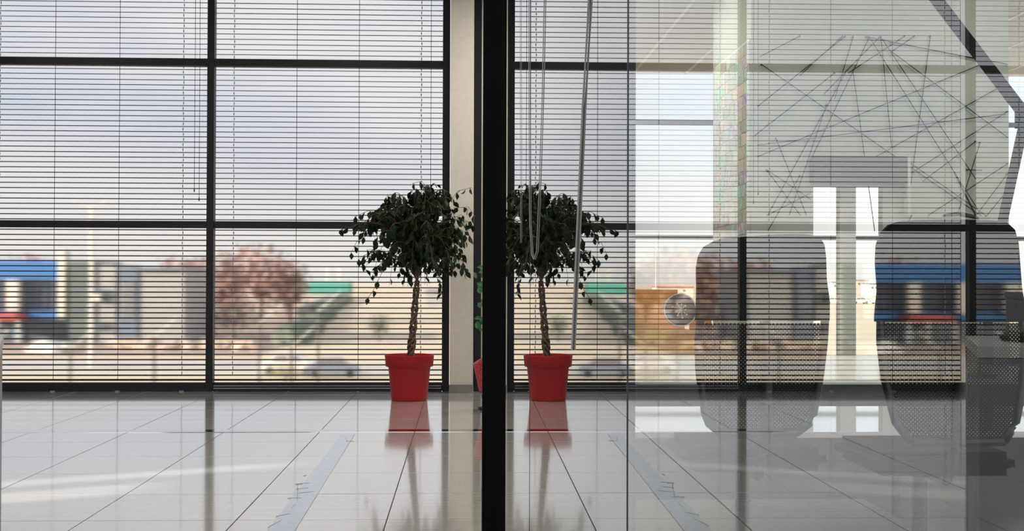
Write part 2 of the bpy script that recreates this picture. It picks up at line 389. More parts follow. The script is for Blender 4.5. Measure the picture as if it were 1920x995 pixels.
# the thin trailing sprays at the lower left and the lone twig at the far left
for (pts, n) in (([(735, 475), (712, 520), (700, 545), (688, 562)], 4), ([(700, 415), (665, 425), (645, 430), (634, 434)], 5), ([(690, 440), (668, 455), (657, 478)], 4), ([(860, 455), (868, 490), (873, 515)], 5), ([(820, 515), (826, 545), (829, 552)], 5), ([(795, 380), (800, 352), (790, 340), (772, 345)], 5), ([(835, 390), (858, 358), (884, 352)], 6), ([(850, 390), (878, 388), (890, 405)], 5), ([(770, 395), (735, 384), (708, 392)], 6), ([(730, 405), (690, 396), (664, 408)], 6), ([(720, 480), (712, 500), (700, 512)], 4)):
    P = [at(a_, b_, py_-.15)-Vector((px_, py_, .33)) for a_, b_ in pts]
    tube(bmb, P, .002, 4)
    for i in range(n):
        t = (i+.7)/n*(len(P)-1); j = min(int(t), len(P)-2); tips.append((P[j].lerp(P[j+1], t-j), random.uniform(0, 6), 0))
link('branches', bmb, M_bark, tree)
def leaf_verts(L, Wd, fold):
    out = []
    for i, (u, wv) in enumerate(((0, 0), (.12, .35), (.38, 1), (.62, .86), (.84, .35), (1, 0))):
        z = -u*L; cu = .12*L*math.sin(u*2.6)
        out.append((u, wv*Wd, z, cu))
    return out
def leaf_mesh(bm, Mx, L, Wd):
    rows = leaf_verts(L, Wd, .3); prev = None
    for u, wv, z, cu in rows:
        if wv == 0: cur = [bm.verts.new(Mx @ Vector((0, cu, z)))]
        else: cur = [bm.verts.new(Mx @ Vector((-wv, cu+.25*wv, z))), bm.verts.new(Mx @ Vector((0, cu, z))), bm.verts.new(Mx @ Vector((wv, cu+.25*wv, z)))]
        if prev:
            if len(prev) == 1: bm.faces.new((prev[0], cur[0], cur[1])); bm.faces.new((prev[0], cur[1], cur[2]))
            elif len(cur) == 1: bm.faces.new((prev[0], prev[1], cur[0])); bm.faces.new((prev[1], prev[2], cur[0]))
            else:
                bm.faces.new((prev[0], prev[1], cur[1], cur[0])); bm.faces.new((prev[1], prev[2], cur[2], cur[1]))
        prev = cur
random.shuffle(tips); lbase = []
for k in range(4):
    bm = bmesh.new(); leaf_mesh(bm, Matrix(), .066+.006*k, .0175+.0018*k); o = link('leaf', bm, M_leaf, tree); lbase.append(o)
bms = bmesh.new(); ct = 0
for q, az, b in tips:
    if q.y > .62: continue
    ax = az+random.uniform(-1.3, 1.3)
    rot = Matrix.Rotation(ax, 4, 'Z') @ Matrix.Rotation(random.uniform(-.9, 1.0)-.2, 4, 'Y') @ Matrix.Rotation(random.uniform(-1.5, 1.5), 4, 'Z')
    Mx = Matrix.Translation(q) @ rot; s = random.uniform(.75, 1.15)
    if ct < 296:
        o = lbase[ct] if ct < 4 else lbase[ct % 4].copy()
        if ct >= 4: C.objects.link(o); o.parent = tree
        o.matrix_local = Mx @ Matrix.Diagonal((s, s, s, 1))
    else: leaf_mesh(bms, Mx, .072*s, .0205*s)
    ct += 1
o = link('foliage', bms, M_leaf, tree); o['kind'] = 'stuff'

# ------------------------------------------------------------------ sliver of decorated plant between pillar and post
M_green2 = mat('tinsel_green', (.05, .22, .10), .3, noise=.5, scale=60); M_redf = mat('red_foil', (.55, .02, .04), .2, noise=.6, scale=70, bump=.8)
dp = empty('artificial_plant', (.205, 9.6, 0)); tag(dp, 'artificial green plant in a red foil wrap glimpsed between pillar and post', 'plant')
link('foil_wrap', lathe(bmesh.new(), [(.07, .14), (.085, .2), (.105, .30), (.12, .36), (.06, .40), (.01, .40)], seg=20), M_redf, dp, False)
link('plant_stand', lathe(bmesh.new(), [(.08, 0), (.08, .02), (.02, .03), (.02, .12), (.08, .14)], seg=20), M_frame, dp)
link('stem', tube(bmesh.new(), [(0, 0, .4), (.01, 0, .8), (0, 0, 1.1)], .012, 6), M_bark, dp)
bm = bmesh.new()
for i in range(160):
    z = random.choice((random.uniform(.62, .72), random.uniform(.82, 1.12))); a = random.uniform(0, 6.28); r = random.uniform(.03, .12)
    Mx = Matrix.Translation((r*math.cos(a), r*math.sin(a), z)) @ Matrix.Rotation(a, 4, 'Z') @ Matrix.Rotation(random.uniform(.3, 2), 4, 'Y'); leaf_mesh(bm, Mx, .06, .014)
o = link('foliage', bm, M_green2, dp); o['kind'] = 'stuff'

# ------------------------------------------------------------------ reflection painted on the floor as a pale blue strip
M_refl = mat('pale_blue_reflection', (.50, .565, .70), .12, noise=.08, scale=20); M_reflmark = mat('reflection_dark', (.20, .23, .30), .5)
tp = empty('floor_reflection', (0, 0, 0)); tag(tp, 'long pale blue strip painted as a reflection along the floor tiles, with darker marks', 'painted reflection')
def fl(px, py, z=.0012):
    y = F/(py-HY); y = (1-z)*y; return Vector((y*math.tan(ang(px)), y, z))
bm = bmesh.new(); prism(bm, [fl(642, 812), fl(667, 812), fl(553, 995), fl(500, 995)], (0, 0, .0006)); link('reflection_strip', bm, M_refl, tp)
A, B = fl(553, 995), fl(500, 995); bm = bmesh.new(); prism(bm, [A, B, (B.x+.02, 3.0, .0012), (A.x+.02, 3.0, .0012)], (0, 0, .0006)); link('reflection_strip', bm, M_refl, tp)
for (a_, b_, c_, d_) in ((560, 905, 560, 935), (556, 905, 582, 903), (558, 914, 580, 912), (541, 931, 568, 931), (548, 950, 556, 942), (650, 818, 651, 826), (651, 826, 665, 825), (562, 922, 590, 919), (520, 965, 545, 960), (505, 985, 530, 972), (571, 890, 576, 888)):
    link('reflection_mark', tube(bmesh.new(), [fl(a_, b_, .0020), fl(c_, d_, .0020)], .0012, 4), M_reflmark, tp)

# ------------------------------------------------------------------ grey counter at the left, mostly seen as a reflection
M_cab = mat('grey_laminate', (.19, .215, .225), .45, noise=.04, scale=3); M_cabtop = mat('grey_laminate_top', (.42, .45, .45), .4)
cb = empty('counter_cabinet', (-2.1, 4.4, 0)); tag(cb, 'plain grey laminate cabinet with a flat overhanging top at the edge of the room', 'cabinet')
cp = [(-1.77, 4.83), (-1.49, 4.03), (-2.45, 3.86), (-2.75, 4.83)]
bm = bmesh.new(); prism(bm, [(a_+2.1, b_-4.4, 0) for a_, b_ in cp], (0, 0, .75)); link('carcass', bm, M_cab, cb)
cen = Vector((-2.1, 4.4)); bm = bmesh.new(); prism(bm, [((Vector(p)-cen).x*1.01, (Vector(p)-cen).y*1.01, .752) for p in cp], (0, 0, .036)); link('worktop', bm, M_cabtop, cb)
g = empty('desk_scanner', (-1.86, 4.38, .789)); tag(g, 'low black device lying on the grey cabinet top', 'device')
bx('body', M_frame, -.13, .12, -.08, .08, 0, .022, g, .006); bx('lid', mat('device_lid', (.02, .02, .022), .2), -.12, .11, -.07, .07, .022, .034, g, .004)
g = empty('paper_box', (-2.2, 4.6, .789)); tag(g, 'plain dark grey box standing upright on the grey cabinet', 'box')
bx('body', M_cab, -.25, .33, -.1, .1, 0, .15, g, .004); bx('lid', M_cab, -.255, .335, -.105, .105, .15, .175, g, .004)

# ------------------------------------------------------------------ lounge beyond the glass
M_gwall = mat('grey_green_wall', (.50, .53, .48), .85, noise=.04, scale=10)
gw = empty('wall_divider'); struct(gw, 'grey dividing wall of the lounge with two tall openings')
GY = 9.5
def X(px): return at(px, 500, GY).x
def Z(py): return at(960, py, GY).z
s0, s1, s2, s3 = X(1525), X(1575), X(1605), X(1655); zt_, zb_ = Z(345), .10
XL, XR = X(1408), X(1892)
for a in ((XL, s0, GY, GY+.1, 0, CH), (s3, XR, GY, GY+.1, 0, CH), (s0, s3, GY, GY+.1, zt_, CH), (s1, s2, GY, GY+.1, zb_, zt_), (s0, s3, GY, GY+.1, 0, zb_)): bx('wall_panel', M_gwall, *a, parent=gw)
wd = struct(bx('wall_side', M_gwall, XL, XL+.1, GY+.1, 10.95, 0, CH))
# box over the openings
sb = empty('shutter_box', ((X(1517)+X(1693))/2, GY, 0)); tag(sb, 'dark grey case mounted on the dividing wall above two tall openings', 'case')
hw = (X(1693)-X(1517))/2
bx('case', mat('dark_case', (.10, .11, .11), .5), -hw, hw, -.10, -.002, Z(343), Z(290), sb, .01)
bx('end_cap', mat('end_cap', (.55, .57, .55), .4), hw+.002, hw+.028, -.10, -.002, Z(400), Z(290), sb, .004)
# string art
sa = empty('string_artwork', (0, 0, 0)); tag(sa, 'wall artwork of thin black cords crossing at many angles on the grey wall', 'artwork')
M_string = mat('black_string', (.012, .012, .012), .7)
SL = [(1428, 115, 1840, 400), (1580, 60, 1500, 135), (1600, 60, 1565, 180), (1630, 62, 1518, 300), (1650, 60, 1545, 170), (1652, 60, 1672, 270), (1655, 65, 1830, 330), (1630, 60, 1838, 395), (1697, 58, 1590, 130), (1745, 58, 1700, 400), (1672, 70, 1890, 110), (1625, 60, 1838, 102), (1842, 110, 1420, 290), (1890, 145, 1640, 290), (1885, 205, 1420, 268), (1890, 200, 1700, 325), (1830, 258, 1730, 335), (1672, 88, 1890, 250), (1585, 60, 1420, 195), (1500, 60, 1425, 100), (1565, 130, 1415, 250), (1585, 130, 1440, 400), (1550, 190, 1480, 400), (1838, 260, 1795, 400), (1890, 300, 1740, 400), (1889, 320, 1830, 400), (1700, 295, 1850, 400), (1440, 318, 1500, 400), (1438, 315, 1520, 370), (1440, 400, 1520, 358), (1815, 312, 1842, 313), (1600, 130, 1640, 430), (1455, 255, 1512, 400), (1715, 58, 1672, 88), (1500, 325, 1440, 430), (1710, 400, 1690, 435), (1850, 400, 1890, 350)]
for a_, b_, c_, d_ in SL:
    p, q = at(a_, b_, GY-.02), at(c_, d_, GY-.02); link('string', tube(bmesh.new(), [p, q], .0036, 5), M_string, sa)
for a_, b_ in sorted({(l[0], l[1]) for l in SL}):
    p = at(a_, b_, GY-.02); link('peg', tube(bmesh.new(), [p, p+Vector((0, .02, 0))], .006, 6), M_string, sa)
# photo collage on the side of the divider
cw = empty('photo_collage', (XL-.004, (GY+10.84)/2, 0)); tag(cw, 'tall collage of many small colour photographs on the end wall', 'collage')
y0, y1 = GY+.02, 10.84; zb, zt2 = 1.36, 2.90
bx('backing', mat('backing_paper', (.75, .72, .68), .7), -.004, 0.002, y0-cw.location.y, y1-cw.location.y, zb, zt2, cw)
pal = [(.70, .35, .28), (.25, .30, .35), (.75, .62, .48), (.80, .76, .70), (.32, .38, .28), (.55, .22, .20), (.16, .16, .18), (.78, .52, .44), (.45, .55, .60), (.62, .58, .40), (.72, .70, .72), (.38, .26, .2)]
pm = [mat('photo_print', tuple(.35*v+.42 for v in c_), .5, col2=tuple(min(1, v*random.uniform(.5, 1.2)+.12) for v in pal[(i*5+3) % 12]), scale=18) for i, c_ in enumerate(pal)]
for r_ in range(15):
    z = zt2-.01-(r_+1)*.101; y = y0+.01
    while y < y1-.06:
        wd_ = random.choice((.13, .17, .22, .27)); wd_ = min(wd_, y1-.01-y)
        bx('photograph', random.choice(pm), -.0075, -.0045, y-cw.location.y, y+wd_-.012-cw.location.y, z, z+.091, cw); y += wd_

# window seat furniture
M_must = mat('mustard_fabric', (.85, .42, .05), .9, noise=.12, scale=60, bump=.1)
ac = empty('armchair', (at(1236, 600, 12).x, 12.0, 0)); tag(ac, 'mustard yellow upholstered armchair by the bright lounge window', 'armchair')
bx('seat', M_must, -.36, .34, -.42, .25, .28, .53, ac, .05)
bm = bmesh.new(); box(bm, -.46, .30, .20, .42, .30, .92, .07); link('backrest', bm, M_must, ac)
bx('armrest', M_must, -.50, -.37, -.42, .30, .25, .66, ac, .04)
bm = bmesh.new(); box(bm, .345, .44, -.42, .30, .25, .76, .04)
link('armrest', bm, M_must, ac)
for x, y in ((-.4, -.35), (.36, -.35), (-.4, .35), (.36, .35)): link('leg', tube(bmesh.new(), [(x, y, .0), (x*.95, y*.95, .29)], [.014, .022], 8), M_bark, ac)
M_cush = mat('slate_blue_cushion', (.10, .105, .15), .9, noise=.1, scale=40); M_cushw = mat('cushion_piping', (.85, .84, .82), .8)
cc = at(1275, 581, 11.62); cu = empty('round_cushion', (cc.x, 11.62, cc.z)); tag(cu, 'round slate blue cushion with white piping and flower motif on the armchair', 'cushion'); cu.rotation_euler = (R(-8), 0, 0)
bm = bmesh.new(); lathe(bm, [(.02, -.05), (.10, -.045), (.145, -.03), (.158, 0), (.145, .03), (.10, .045), (.02, .05)], seg=40)
bmesh.ops.rotate(bm, verts=bm.verts, cent=(0, 0, 0), matrix=Matrix.Rotation(R(90), 3, 'X')); link('cushion_body', bm, M_cush, cu, True)
bm = bmesh.new(); tube(bm, [(.152*math.cos(a*math.pi/20), -.022, .152*math.sin(a*math.pi/20)) for a in range(41)], .008, 6, False); link('piping', bm, M_cushw, cu)
bm = bmesh.new()
for k in range(26):
    a_ = -.6+k*.085; box(bm, 0, 0.001, 0, 0.001, 0, 0.001) if 0 else tube(bm, [(.158*math.cos(a_), -.02, .158*math.sin(a_)), (.168*math.cos(a_), .02, .168*math.sin(a_))], .005, 4)
link('trim_stitches', bm, M_cushw, cu)
bm = bmesh.new()
for k in range(9):
    a_ = k*.698; r1 = random.uniform(.04, .085)
    tube(bm, [(0, -.053, 0), (r1*math.cos(a_), -.048, r1*math.sin(a_))], .003, 4); blob(bm, (r1*math.cos(a_), -.049, r1*math.sin(a_)), .010, 1, .2)
blob(bm, (0, -.052, 0), .014, 1, .1)
link('flower_motif', bm, M_cushw, cu)

# table with lower shelf
M_ttop = mat('white_tabletop', (.88, .88, .86), .30, coat=.3); M_tleg = mat('table_leg_grey', (.12, .12, .13), .5)
M_gloss = mat('gloss_white', (.84, .85, .84), .06, coat=1.0); M_ris = mat('riser_grey', (.10, .105, .105), .5)
tb = empty('display_bench', (2.0, 8.0, 0)); tag(tb, 'long white bench with a solid grey front under the bright wall openings', 'bench')
bx('top_slab', M_ttop, -1.2, 1.5, -1.16, 1.2, .425, .45, tb, .003); bx('front_panel', M_ris, -1.18, 1.48, -1.13, -1.11, .0, .424, tb)
bx('side_panel', M_ris, -1.18, -1.16, -1.10, 1.18, 0, .424, tb); bx('side_panel', M_ris, 1.46, 1.48, -1.10, 1.18, 0, .424, tb)
tb = empty('low_table', (1.75, 4.95, 0)); tag(tb, 'low glossy white table just behind the office chairs, mirroring the windows', 'table')
bx('tabletop', M_gloss, -1.2, 1.3, -.47, .46, .428, .45, tb, .003)
for x in (-1.12, .15, 1.22):
    for y in (-.40, .39): bx('leg', M_tleg, x-.014, x+.014, y-.014, y+.014, 0, .427, tb)
# mesh office chairs
M_chair = mat('black_chair_fabric', (.007, .008, .008), .9, spec=.15); M_mesh = mat('chair_mesh', (.010, .011, .011), .8, spec=.2); M_base = mat('chair_base', (.015, .015, .016), .4)
def office_chair(outline, y, label, tilt=0):
    pts = [at(a_, b_, y) for a_, b_ in outline]; cx = (min(p.x for p in pts)+max(p.x for p in pts))/2
    root = empty('office_chair', (cx, y, 0)); tag(root, label, 'chair', 'office chairs seen through the glass')
    P = [Vector((p.x-cx, 0, p.z)) for p in pts]
    zs = .885; up = [p for p in P if p.z >= zs]
    # upholstered upper back: smooth slab
    def row(z):  # left, right x on outline at height z
        xs = []
        for i in range(len(P)):
            a_, b_ = P[i], P[(i+1) % len(P)]
            if (a_.z-z)*(b_.z-z) <= 0 and abs(a_.z-b_.z) > 1e-9: xs.append(a_.x+(b_.x-a_.x)*(z-a_.z)/(b_.z-a_.z))
        return min(xs), max(xs)
    zmax = max(p.z for p in P)-.0005; zmin = min(p.z for p in P)+.0005
    def yb(x, z): return .10*(x/.25)**2*.35-.02*math.cos((z-.6)*5)
    bm = bmesh.new(); nz, nx = 26, 12; gr = {}
    for s in (0, 1):
        for i in range(nz+1):
            z = zmax-(zmax-zs)*(1-math.cos(i/nz*math.pi/2)) if 0 else zmax-(zmax-zs)*(i/nz)**1.6
            l, r = row(z)
            for j in range(nx+1):
                x = l+(r-l)*j/nx; gr[s, i, j] = bm.verts.new((x, yb(x, z)+(.03 if s else 0), z))
    for i in range(nz):
        for j in range(nx):
            bm.faces.new((gr[0, i, j], gr[0, i, j+1], gr[0, i+1, j+1], gr[0, i+1, j])); bm.faces.new((gr[1, i, j], gr[1, i+1, j], gr[1, i+1, j+1], gr[1, i, j+1]))
        for j in (0, nx): bm.faces.new((gr[0, i, j], gr[1, i, j], gr[1, i+1, j], gr[0, i+1, j]))
    for i in (0, nz):
        for j in range(nx): bm.faces.new((gr[0, i, j], gr[0, i, j+1], gr[1, i, j+1], gr[1, i, j]))
    link('backrest', bm, M_chair, root, True)
    # side frames of the lower back
    for sgn in (0, 1):
        pl_ = []
        for i in range(13):
            z = zs-(zs-zmin)*i/12; x = row(z)[sgn]; x += .012*(1 if sgn == 0 else -1); pl_.append((x, yb(x, z)+.01, z))
        link('back_frame', tube(bmesh.new(), pl_, .013, 8), M_base, root, True)
    l, r = row(zmin); link('back_frame', tube(bmesh.new(), [(l+.01, yb(l, zmin)+.01, zmin), ((l+r)/2, yb(0, zmin), zmin), (r-.01, yb(r, zmin)+.01, zmin)], .013, 8), M_base, root)
    # woven mesh of the lower back, crossed strands
    bm = bmesh.new(); step = .0115
    k = -80
    while k < 80:
        for sg in (1, -1):
            seg = []
            z = zmin
            while z <= zs+.005:
                x = k*step+sg*(z-zmin)*1.0; zc = min(max(z, zmin), zs); a_, b_ = row(zc)
                if a_ < x < b_: seg.append((x, yb(x, z)+.01, z))
                else:
                    if len(seg) > 1: tube(bm, seg, .0036, 3, False)
                    seg = []
                z += .02
            if len(seg) > 1: tube(bm, seg, .0036, 3, False)
        k += 1
    o = link('mesh_panel', bm, M_mesh, root); o['kind'] = 'stuff'
    link('spine', tube(bmesh.new(), [(0, .0, zs), (0, -.035, .75), (0, -.02, .55), (0, .08, .42), (0, .22, .42)], [.014, .018, .02, .02, .02], 8), M_base, root, True)
    bx('seat', M_chair, -.21, .21, .06, .50, .43, .50, root, .025)
    link('gas_column', tube(bmesh.new(), [(0, .28, .09), (0, .28, .43)], .025, 10), M_base, root)
    for k in range(5):
        a_ = k*1.2566+.3; e = Vector((.235*math.cos(a_), .28+.235*math.sin(a_), .065))
        b_ = link('base_leg', tube(bmesh.new(), [(0, .28, .10), e], [.022, .014], 8), M_base, root)
        bm = bmesh.new(); q = tube(bm, [(e.x-.012, e.y, .027), (e.x+.012, e.y, .027)], .027, 12); link('caster', bm, M_base, b_)
    return root
office_chair([(1345, 449), (1365, 443), (1400, 441), (1460, 436), (1505, 435), (1530, 437), (1545, 443), (1553, 455), (1556, 480), (1556, 520), (1561, 560), (1560, 590), (1556, 640), (1545, 712), (1530, 790), (1500, 812), (1345, 812), (1318, 790), (1306, 700), (1305, 640), (1310, 585), (1312, 540), (1312, 500), (1316, 478), (1326, 460)], 3.6, 'black high-backed office chair nearer the mustard armchair, mesh lower back')
office_chair([(1700, 409), (1730, 407), (1800, 406), (1870, 407), (1900, 412), (1915, 425), (1922, 450), (1924, 490), (1926, 540), (1934, 590), (1936, 640), (1930, 712), (1915, 790), (1890, 830), (1700, 830), (1672, 790), (1655, 712), (1649, 640), (1651, 590), (1657, 540), (1655, 490), (1657, 455), (1666, 430), (1680, 415)], 3.5, 'black high-backed office chair right of the two bright openings, wide rounded top')
# desk lamp behind second chair
dl = empty('desk_lamp', at(1838, 500, 7.1)*1); dl.location.z = .45; tag(dl, 'thin black jointed lamp standing on the bench behind the right chair', 'lamp')
def L(px, py, y=7.1): return at(px, py, y)-dl.location
link('arm', tube(bmesh.new(), [L(1790, 318), L(1836, 412)], .0055, 8), M_base, dl); link('arm', tube(bmesh.new(), [L(1836, 412), L(1838, 520), (0, 0, .02)], .007, 8), M_base, dl)
link('lamp_base', lathe(bmesh.new(), [(.09, 0), (.09, .015), (.02, .02)], seg=24), M_base, dl)
link('lamp_head', tube(bmesh.new(), [L(1768, 400), L(1800, 396), L(1834, 404)], [.008, .016, .010], 10), M_base, dl, True)
# steel brace
br = empty('steel_brace', (0, 0, 0)); tag(br, 'dark steel brace of two slanting bars meeting at a node, before the grey wall', 'brace')
def bar(p, q, wv, d, nm):
    p, q = Vector(p), Vector(q); t = (q-p).normalized(); s = t.cross(Vector((0, 1, 0))).normalized()*wv/2; bm = bmesh.new()
    prism(bm, [p-s, p+s, q+s, q-s], (0, d, 0)); return link(nm, bm, M_frame, br)
yb_ = 8.2; hi = at(1771, 0, yb_); nd = at(1926, 205, yb_)
dirn = (hi-nd).normalized(); topp = hi+dirn*((CH-hi.z)/dirn.z)
bar(topp, nd, .062, .06, 'upper_bar'); bar(nd+Vector((0, 0, -.02)), at(1882, 415, yb_), .05, .05, 'lower_bar')
bar(at(1882, 415, yb_), at(1855, 545, yb_), .05, .05, 'lower_bar')
q = at(1855, 545, yb_); bar(q, (q.x, q.y, 0), .05, .05, 'foot_post')
bx('gusset_plate', M_frame, nd.x-.05, nd.x+.10, yb_+.062, yb_+.075, nd.z-.09, nd.z+.09, br)
# ground mat
mt = tag(bx('floor_mat', mat('grey_mat', (.20, .21, .20), .9, noise=.2, scale=40), .35, 1.84, 2.5, 5.6, .0005, .006), 'grey flat mat under the office chairs beside the glass', 'mat')

# added fill lamps, unseen, brightening the main room and the lounge
M_fill = emit('fill_diffuser', (1, .95, .86), 1.2)
for (x, y, lab) in ((-4.6, 1.5, 'added square fill lamp in the main room, first of the left row'), (-2.0, 1.5, 'added square fill lamp in the main room, above the near floor'), (-4.6, 5.2, 'added square fill lamp in the main room, above the grey cabinet'), (-2.0, 5.2, 'added square fill lamp in the main room, above the middle floor'), (-1.2, 8.2, 'added square fill lamp in the main room, nearest the potted tree'), (-4.2, 8.2, 'added square fill lamp in the main room, nearest the blinds on the left'), (1.6, 3.0, 'added square fill lamp in the lounge, nearest the glass partition'), (3.6, 5.6, 'added square fill lamp in the lounge, above the bench end'), (1.5, 8.4, 'added square fill lamp in the lounge, before the photo collage'), (1.2, 10.4, 'added square fill lamp in the lounge, before the mustard armchair'), (3.9, 8.2, 'added square fill lamp in the lounge, before the string artwork')):
    l = empty('fill_lamp', (x, y, (CHM if x < 0 else CH)-.008)); tag(l, lab, 'lamp')
    bx('frame', M_bar, -.31, .31, -.31, .31, -.03, 0, l); bx('diffuser', M_fill, -.29, .29, -.29, .29, -.034, -.0305, l)
    ld = bpy.data.lights.new('fill_light', 'AREA'); ld.shape = 'SQUARE'; ld.size = .58; ld.energy = 22 if x < 0 else (55 if y > 10 else 15); ld.color = (1, .94, .86)
    lo = bpy.data.objects.new('fill_light', ld); C.objects.link(lo); lo.parent = l; lo.location = (0, 0, -.04)

# ------------------------------------------------------------------ outdoors, haze put into the pale colours
GZ = -7.0
def gy(py): return 8*F/(py-HY)
def go(px, py, z=0):
    y = gy(py); return Vector((y*math.tan(ang(px)), y, GZ+z))
M_field = mat('dry_field', (.80, .65, .46), .95, col2=(.70, .58, .44), scale=.03)
gd = struct(link('ground', box(bmesh.new(), -3000, 3000, 14, 4000, GZ-.5, GZ), M_field), 'dry beige field seen beyond the windows')
def og(name, pts, m, z, h=.05, label=None, cat=None):
    bm = bmesh.new(); prism(bm, [go(a_, b_, z) for a_, b_ in pts], (0, 0, h)); o = link(name, bm, m)
    if label: tag(o, label, cat)
    return o
M_road = mat('pale_road', (.66, .60, .56), .9, noise=.15, scale=.3); M_dark = mat('dry_verge', (.56, .42, .34), .95, noise=.3, scale=.2)
struct(og('path', [(-900, 668), (-900, 690), (520, 700), (860, 700), (860, 690), (520, 676)], M_road, 0, .04))
struct(og('verge', [(-900, 640), (-900, 664), (480, 668), (560, 640), (600, 585), (560, 575), (300, 618)], M_dark, 0, .03))
def OP(px, py, y): return at(px, py, y)
def oblock(root, name, m, px0, px1, py0, py1, y, d=4, dy=0):
    a_, b_ = OP(px0, py1, y), OP(px1, py0, y); o = bx(name, m, a_.x-root.location.x, b_.x-root.location.x, dy, dy+d, a_.z-root.location.z, b_.z-root.location.z, root); return o
M_blue = mat('blue_cladding', (.06, .21, .52), .6); M_grayb = mat('pale_grey_render', (.47, .46, .45), .8, noise=.06, scale=.5); M_dkb = mat('dark_glazing', (.15, .18, .20), .3); M_wh = mat('cream_render', (.78, .73, .65), .8); M_slate = mat('slate_blue_cladding', (.22, .26, .33), .7); M_redo = mat('red_awning', (.55, .10, .08), .7)
def building(px, py, label, cat='building', name='building'):
    y = gy(py); p = OP(px, py, y); r_ = empty(name, (p.x, y, GZ)); tag(r_, label, cat); return r_, y
b, y = building(0, 642, 'low commercial building with a blue fascia, cream piers and dark windows')
oblock(b, 'wall', M_dkb, -190, 130, 528, 645, y, 16)
oblock(b, 'fascia', M_blue, -190, 118, 491, 527, y, 17, -1.0); oblock(b, 'lower_band', M_blue, -190, 128, 585, 597, y, 1, -1.0)
for a_, c_, t_ in ((20, 42, 528), (116, 129, 472), (-75, -55, 528), (-190, -150, 528)): oblock(b, 'pier', M_wh, a_, c_, t_, 585 if t_ > 500 else 597, y, 2, -1.6)
for k in range(4): oblock(b, 'glazing_bar', M_slate, 55+k*15, 57+k*15, 533, 583, y, .3, -.35); oblock(b, 'glazing_bar', M_slate, -45+k*15, -43+k*15, 533, 583, y, .3, -.35)
oblock(b, 'awning', M_redo, -28, 58, 588, 600, y, 4, -5)
for a_ in (-29, 21, 58): oblock(b, 'awning_post', M_wh, a_, a_+4, 600, 645, y, .4, -5)
oblock(b, 'door', mat('door_glass_blue', (.32, .45, .58), .3), 28, 45, 608, 640, y, .3, -.4)
b, y = building(160, 644, 'dark grey-green block set between the blue fascia building and the pale hall')
oblock(b, 'wall', mat('dark_green_grey', (.17, .20, .19), .8), 131, 170, 491, 644, y, 14); oblock(b, 'wall', M_grayb, 170.5, 214, 498, 644, y, 13, .5)
oblock(b, 'window', M_dkb, 176, 204, 545, 565, y, .3, .15); oblock(b, 'window', M_dkb, 176, 204, 606, 620, y, .3, .15); oblock(b, 'sign', M_wh, 176, 190, 553, 566, y, .3, -.3)
b, y = building(280, 646, 'pale grey hall with a slate blue gable end')
oblock(b, 'wall', M_grayb, 226, 346, 505, 646, y, 20, .1)
bm = bmesh.new(); P = [OP(222, 646, y), OP(258, 646, y), OP(258, 507, y), OP(226, 494, y)]; prism(bm, [Vector((p.x-b.location.x, -.15, p.z-GZ)) for p in P], (0, .2, 0)); link('gable_end', bm, M_slate, b)
for k in range(3): oblock(b, 'window', M_grayb, 231+k*8, 235+k*8, 530, 600, y, .1, -.28)
oblock(b, 'roof_edge', M_slate, 258, 347, 503, 507, y, 21, -.5)
M_gsh = mat('green_sheeting', (.10, .38, .31), .7); M_gsh2 = mat('pale_green_sheet', (.42, .62, .50), .8)
b, y = building(620, 556, 'distant long hall with green sheeting')
oblock(b, 'wall', M_gsh, 580, 655, 529, 552, y, 20); oblock(b, 'annex_wall', M_gsh2, 518, 579, 534, 549, y, 18)
for a_ in (612, 634): oblock(b, 'tower', M_wh, a_, a_+5, 500, 528, y, 4)
oblock(b, 'low_wall', M_grayb, 590, 657, 553, 559, y, 2, -3)
b, y = building(812, 575, 'small grey shed at the edge of the field'); oblock(b, 'wall', M_grayb, 800, 832, 548, 575, y, 8); oblock(b, 'roof', M_slate, 798, 834, 543, 548, y, 9, -.5)
# town beyond, seen through the lounge windows
k = 0
for a_, c_, t_, bs, nm in ((1186, 1230, 545, 556, 'white'), (1232, 1300, 538, 556, 'cream'), (1560, 1590, 528, 552, 'cream'), (1605, 1628, 524, 550, 'pale pink'), (1630, 1652, 531, 553, 'white'), (1340, 1400, 530, 552, 'grey')):
    b, y = building((a_+c_)/2, bs, f'distant {nm} town building on the skyline, {["far left, wide and low", "behind the mustard armchair", "left of the divider column", "right of the divider column", "lowest, beside the right chair", "hidden behind the photo collage wall"][k]}')
    mm = [M_wh, M_wh, M_wh, mat('pink_render', (.70, .50, .42), .8), mat('white_render', (.8, .8, .78), .8), M_grayb][k]
    oblock(b, 'wall', mm, a_, c_, t_, bs, y, 15); oblock(b, 'roof', M_redo if k in (1,) else M_slate, a_-1, c_+1, t_-2, t_, y, 16, -.5)
    for j in range(3): oblock(b, 'window', M_dkb, a_+4+j*(c_-a_)/3, a_+7+j*(c_-a_)/3, t_+4, t_+8, y, .4, -.3)
    k += 1
# lamp posts, fence posts
M_galv = mat('galvanised_pale', (.78, .75, .70), .6); M_fp = mat('fence_post_grey', (.20, .18, .17), .7)
def lamp_post(px, base, top_, label, arm):
    y = gy(base); p = OP(px, base, y); r_ = empty('street_lamp', (p.x, y, GZ)); tag(r_, label, 'street lamp'); h = OP(px, top_, y).z-GZ
    link('pole', tube(bmesh.new(), [(0, 0, 0), (0, 0, h)], [.22, .15], 8), M_galv, r_)
    for s in (-1, 1):
        link('arm', tube(bmesh.new(), [(0, 0, h), (s*arm*.6, 0, h+.3), (s*arm, 0, h+.5)], .05, 6), M_galv, r_); bx('lamp_head', M_galv, s*arm-.3, s*arm+.3, -.15, .15, h+.45, h+.6, r_, .04)
lamp_post(172, 690, 392, 'tall pale twin-armed street lamp before the grey buildings', 1.35)
lamp_post(1230, 575, 440, 'pale distant lamp mast seen above the mustard armchair', 2.0)
